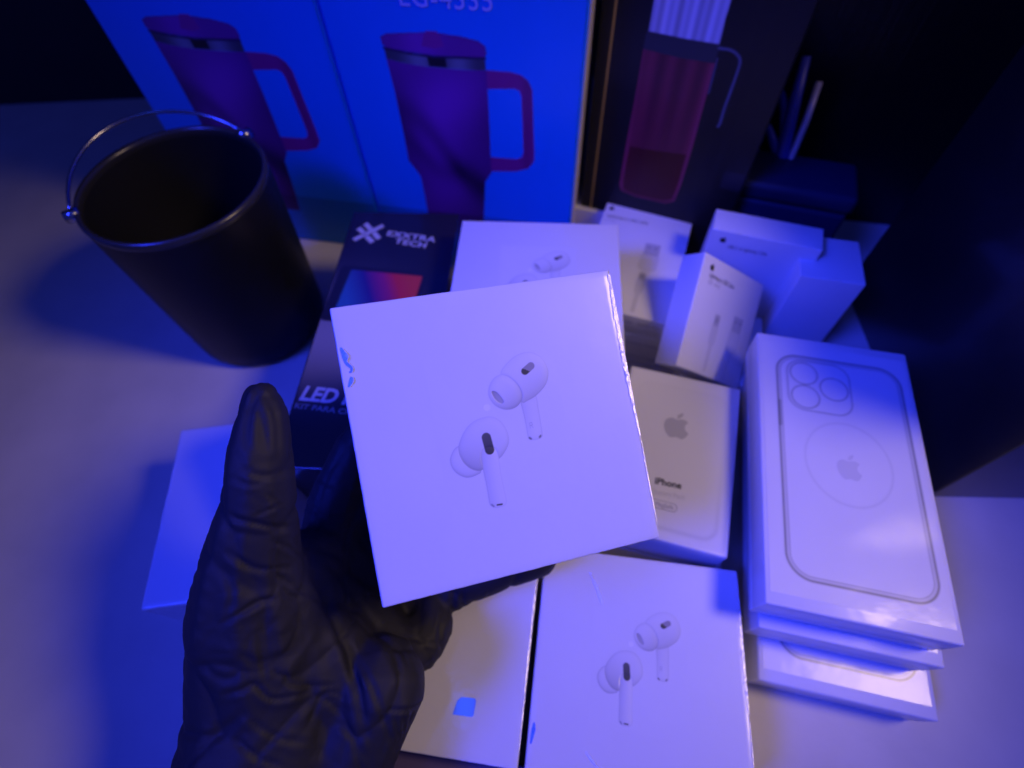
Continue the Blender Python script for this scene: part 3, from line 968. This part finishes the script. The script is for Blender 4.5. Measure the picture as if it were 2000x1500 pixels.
rel = co - np.array((0, 0, CAMH))
Rm = np.array((RIGHT, DOWN, FWD))
cc = rel @ Rm.T
pu = 1000 + FPX * cc[:, 0] / cc[:, 2]
pv = 750 + FPX * cc[:, 1] / cc[:, 2]
facing = np.clip(-(no * rel).sum(1) / np.linalg.norm(rel, axis=1) * 3, 0, 1)
disp = np.zeros(nv)
# folds of the rubber: (polyline, half width px, depth mm; the rubber bulges beside each valley)
FOLDS = [
    ([(505, 758), (485, 800), (480, 850), (487, 880)], 12, .9), ([(520, 770), (540, 810), (546, 870), (540, 905)], 12, .7),
    ([(479, 918), (510, 930), (546, 926), (575, 915)], 9, .9), ([(466, 941), (490, 947), (515, 941)], 7, .6),
    ([(520, 962), (536, 977), (552, 1000)], 6, .6), ([(495, 1008), (525, 996), (551, 983)], 5, .8),
    ([(452, 1008), (468, 1016), (499, 1023), (541, 1032), (590, 1025)], 9, 1.5), ([(536, 1060), (566, 1070), (604, 1090)], 7, .9),
    ([(445, 1080), (455, 1092), (494, 1113), (533, 1122)], 10, 1.4), ([(533, 1119), (566, 1137), (606, 1160), (640, 1200)], 8, 1.0),
    ([(509, 1114), (540, 1113), (579, 1108)], 6, .8), ([(430, 1222), (473, 1197), (509, 1179), (540, 1172)], 9, 1.4),
    ([(437, 1359), (470, 1350), (497, 1341), (527, 1365), (572, 1362), (615, 1348)], 8, 1.2), ([(557, 1318), (569, 1338), (617, 1341), (650, 1338)], 7, .9),
    ([(605, 1405), (618, 1380), (629, 1359), (650, 1352), (680, 1365)], 6, .7), ([(602, 1092), (647, 1200), (677, 1266), (700, 1350), (715, 1430)], 13, 2.4),
    ([(677, 1257), (712, 1310), (737, 1365), (768, 1460)], 8, 1.0), ([(755, 1388), (803, 1384), (834, 1372)], 6, 1.4),
    ([(770, 1395), (776, 1440)], 4, .6), ([(786, 1392), (789, 1437)], 4, .6), ([(804, 1386), (797, 1422)], 4, .5),
    ([(776, 1258), (788, 1275), (798, 1298)], 8, .8), ([(505, 1240), (512, 1290), (520, 1330)], 9, .8), ([(455, 1270), (500, 1300), (545, 1285)], 10, .7),
    ([(560, 1180), (590, 1220), (600, 1260)], 8, .5), ([(640, 1395), (690, 1440), (720, 1490)], 9, .7), ([(480, 1400), (540, 1440), (600, 1450)], 10, .8),
    ([(452, 1440), (500, 1480), (560, 1500)], 10, .9), ([(886, 1160), (884, 1190), (898, 1215)], 7, 1.6), ([(905, 1150), (903, 1180), (912, 1200)], 5, .9),
    ([(870, 1190), (860, 1230), (866, 1270)], 7, 1.2), ([(950, 1130), (955, 1160), (948, 1185)], 6, .5), ([(1008, 1110), (1014, 1140), (1010, 1165)], 6, .5),
    ([(800, 1240), (840, 1255), (880, 1262)], 6, .8), ([(610, 920), (640, 945), (690, 950)], 8, .7), ([(590, 980), (630, 1010), (690, 1015)], 9, .8),
    ([(620, 1060), (670, 1090), (720, 1150)], 10, .8), ([(650, 1110), (700, 1170), (740, 1230)], 10, .9),
    ([(380, 1300), (430, 1330), (470, 1320)], 12, 1.0), ([(350, 1420), (410, 1440), (470, 1400)], 14, 1.1), ([(430, 1120), (450, 1160), (440, 1210)], 10, .9),
]
for pts, w, dep in FOLDS:
    P2 = np.array(pts, float)
    # smooth the polyline
    q = []
    for i in range(len(P2) - 1):
        a, b, c, d = P2[max(i - 1, 0)], P2[i], P2[i + 1], P2[min(i + 2, len(P2) - 1)]
        for t in np.linspace(0, 1, 6, endpoint=False):
            q.append(.5 * ((2 * b) + (c - a) * t + (2 * a - 5 * b + 4 * c - d) * t * t + (3 * b - a - 3 * c + d) * t**3))
    q.append(P2[-1])
    q = np.array(q)
    best = np.full(nv, 1e9)
    side = np.zeros(nv)
    tt = np.zeros(nv)
    for i in range(len(q) - 1):
        a, b = q[i], q[i + 1]
        d = b - a
        t = np.clip(((pu - a[0]) * d[0] + (pv - a[1]) * d[1]) / (d @ d + 1e-9), 0, 1)
        dx, dy = pu - a[0] - t * d[0], pv - a[1] - t * d[1]
        dist = np.hypot(dx, dy)
        m = dist < best
        best = np.where(m, dist, best)
        side = np.where(m, np.sign(d[0] * dy - d[1] * dx), side)
        tt = np.where(m, (i + t) / (len(q) - 1), tt)
    fade = np.sin(np.pi * np.clip(tt, .03, .97)) ** .5
    x = best / w
    # asymmetric: steep lip on one side, gentle slope on the other
    prof = -np.exp(-(x * 1.6)**2) + .55 * np.exp(-((x - 1.35) / .8)**2) * np.where(side > 0, 1.0, .45)
    disp += prof * fade * facing * dep * .62e-3
warp = lambda p: Vector((noise.noise(p * 30), noise.noise(p * 30 + Vector((7, 0, 0))), noise.noise(p * 30 + Vector((0, 7, 0))))) * .35
for i in range(nv):
    p = Vector(co[i])
    s = noise.noise(p * 24) * 1.25 + noise.noise(p * 62 + Vector((3, 1, 2))) * .35
    a = Vector((p.x * 36, p.y * 27, p.z * 32)) + warp(p)
    d = noise.voronoi(a)[0]
    c1 = math.exp(-(d[1] - d[0]) / .13)
    b = Vector((p.x * 105 + 4, p.y * 70, p.z * 90)) + warp(p) * 1.5
    d = noise.voronoi(b)[0]
    c2 = math.exp(-(d[1] - d[0]) / .12)
    disp[i] += (s * .9 - c1 * 1.25 - c2 * .28 * (.4 + .6 * abs(noise.noise(p * 25)) * 2)) * 1e-3
co = co + no * disp[:, None]
hand_me.vertices.foreach_set('co', co.astype(np.float32).ravel())
hand_me.update()
hand_me.name = 'glove'
person = thing('person', 'left hand in a wrinkled black glove, thumb up, holding the white earbuds box', 'person', at(540, 1320, .212))
link('gloved_hand', hand_me, M_glove, person, tuple(-person.location), smooth=True)
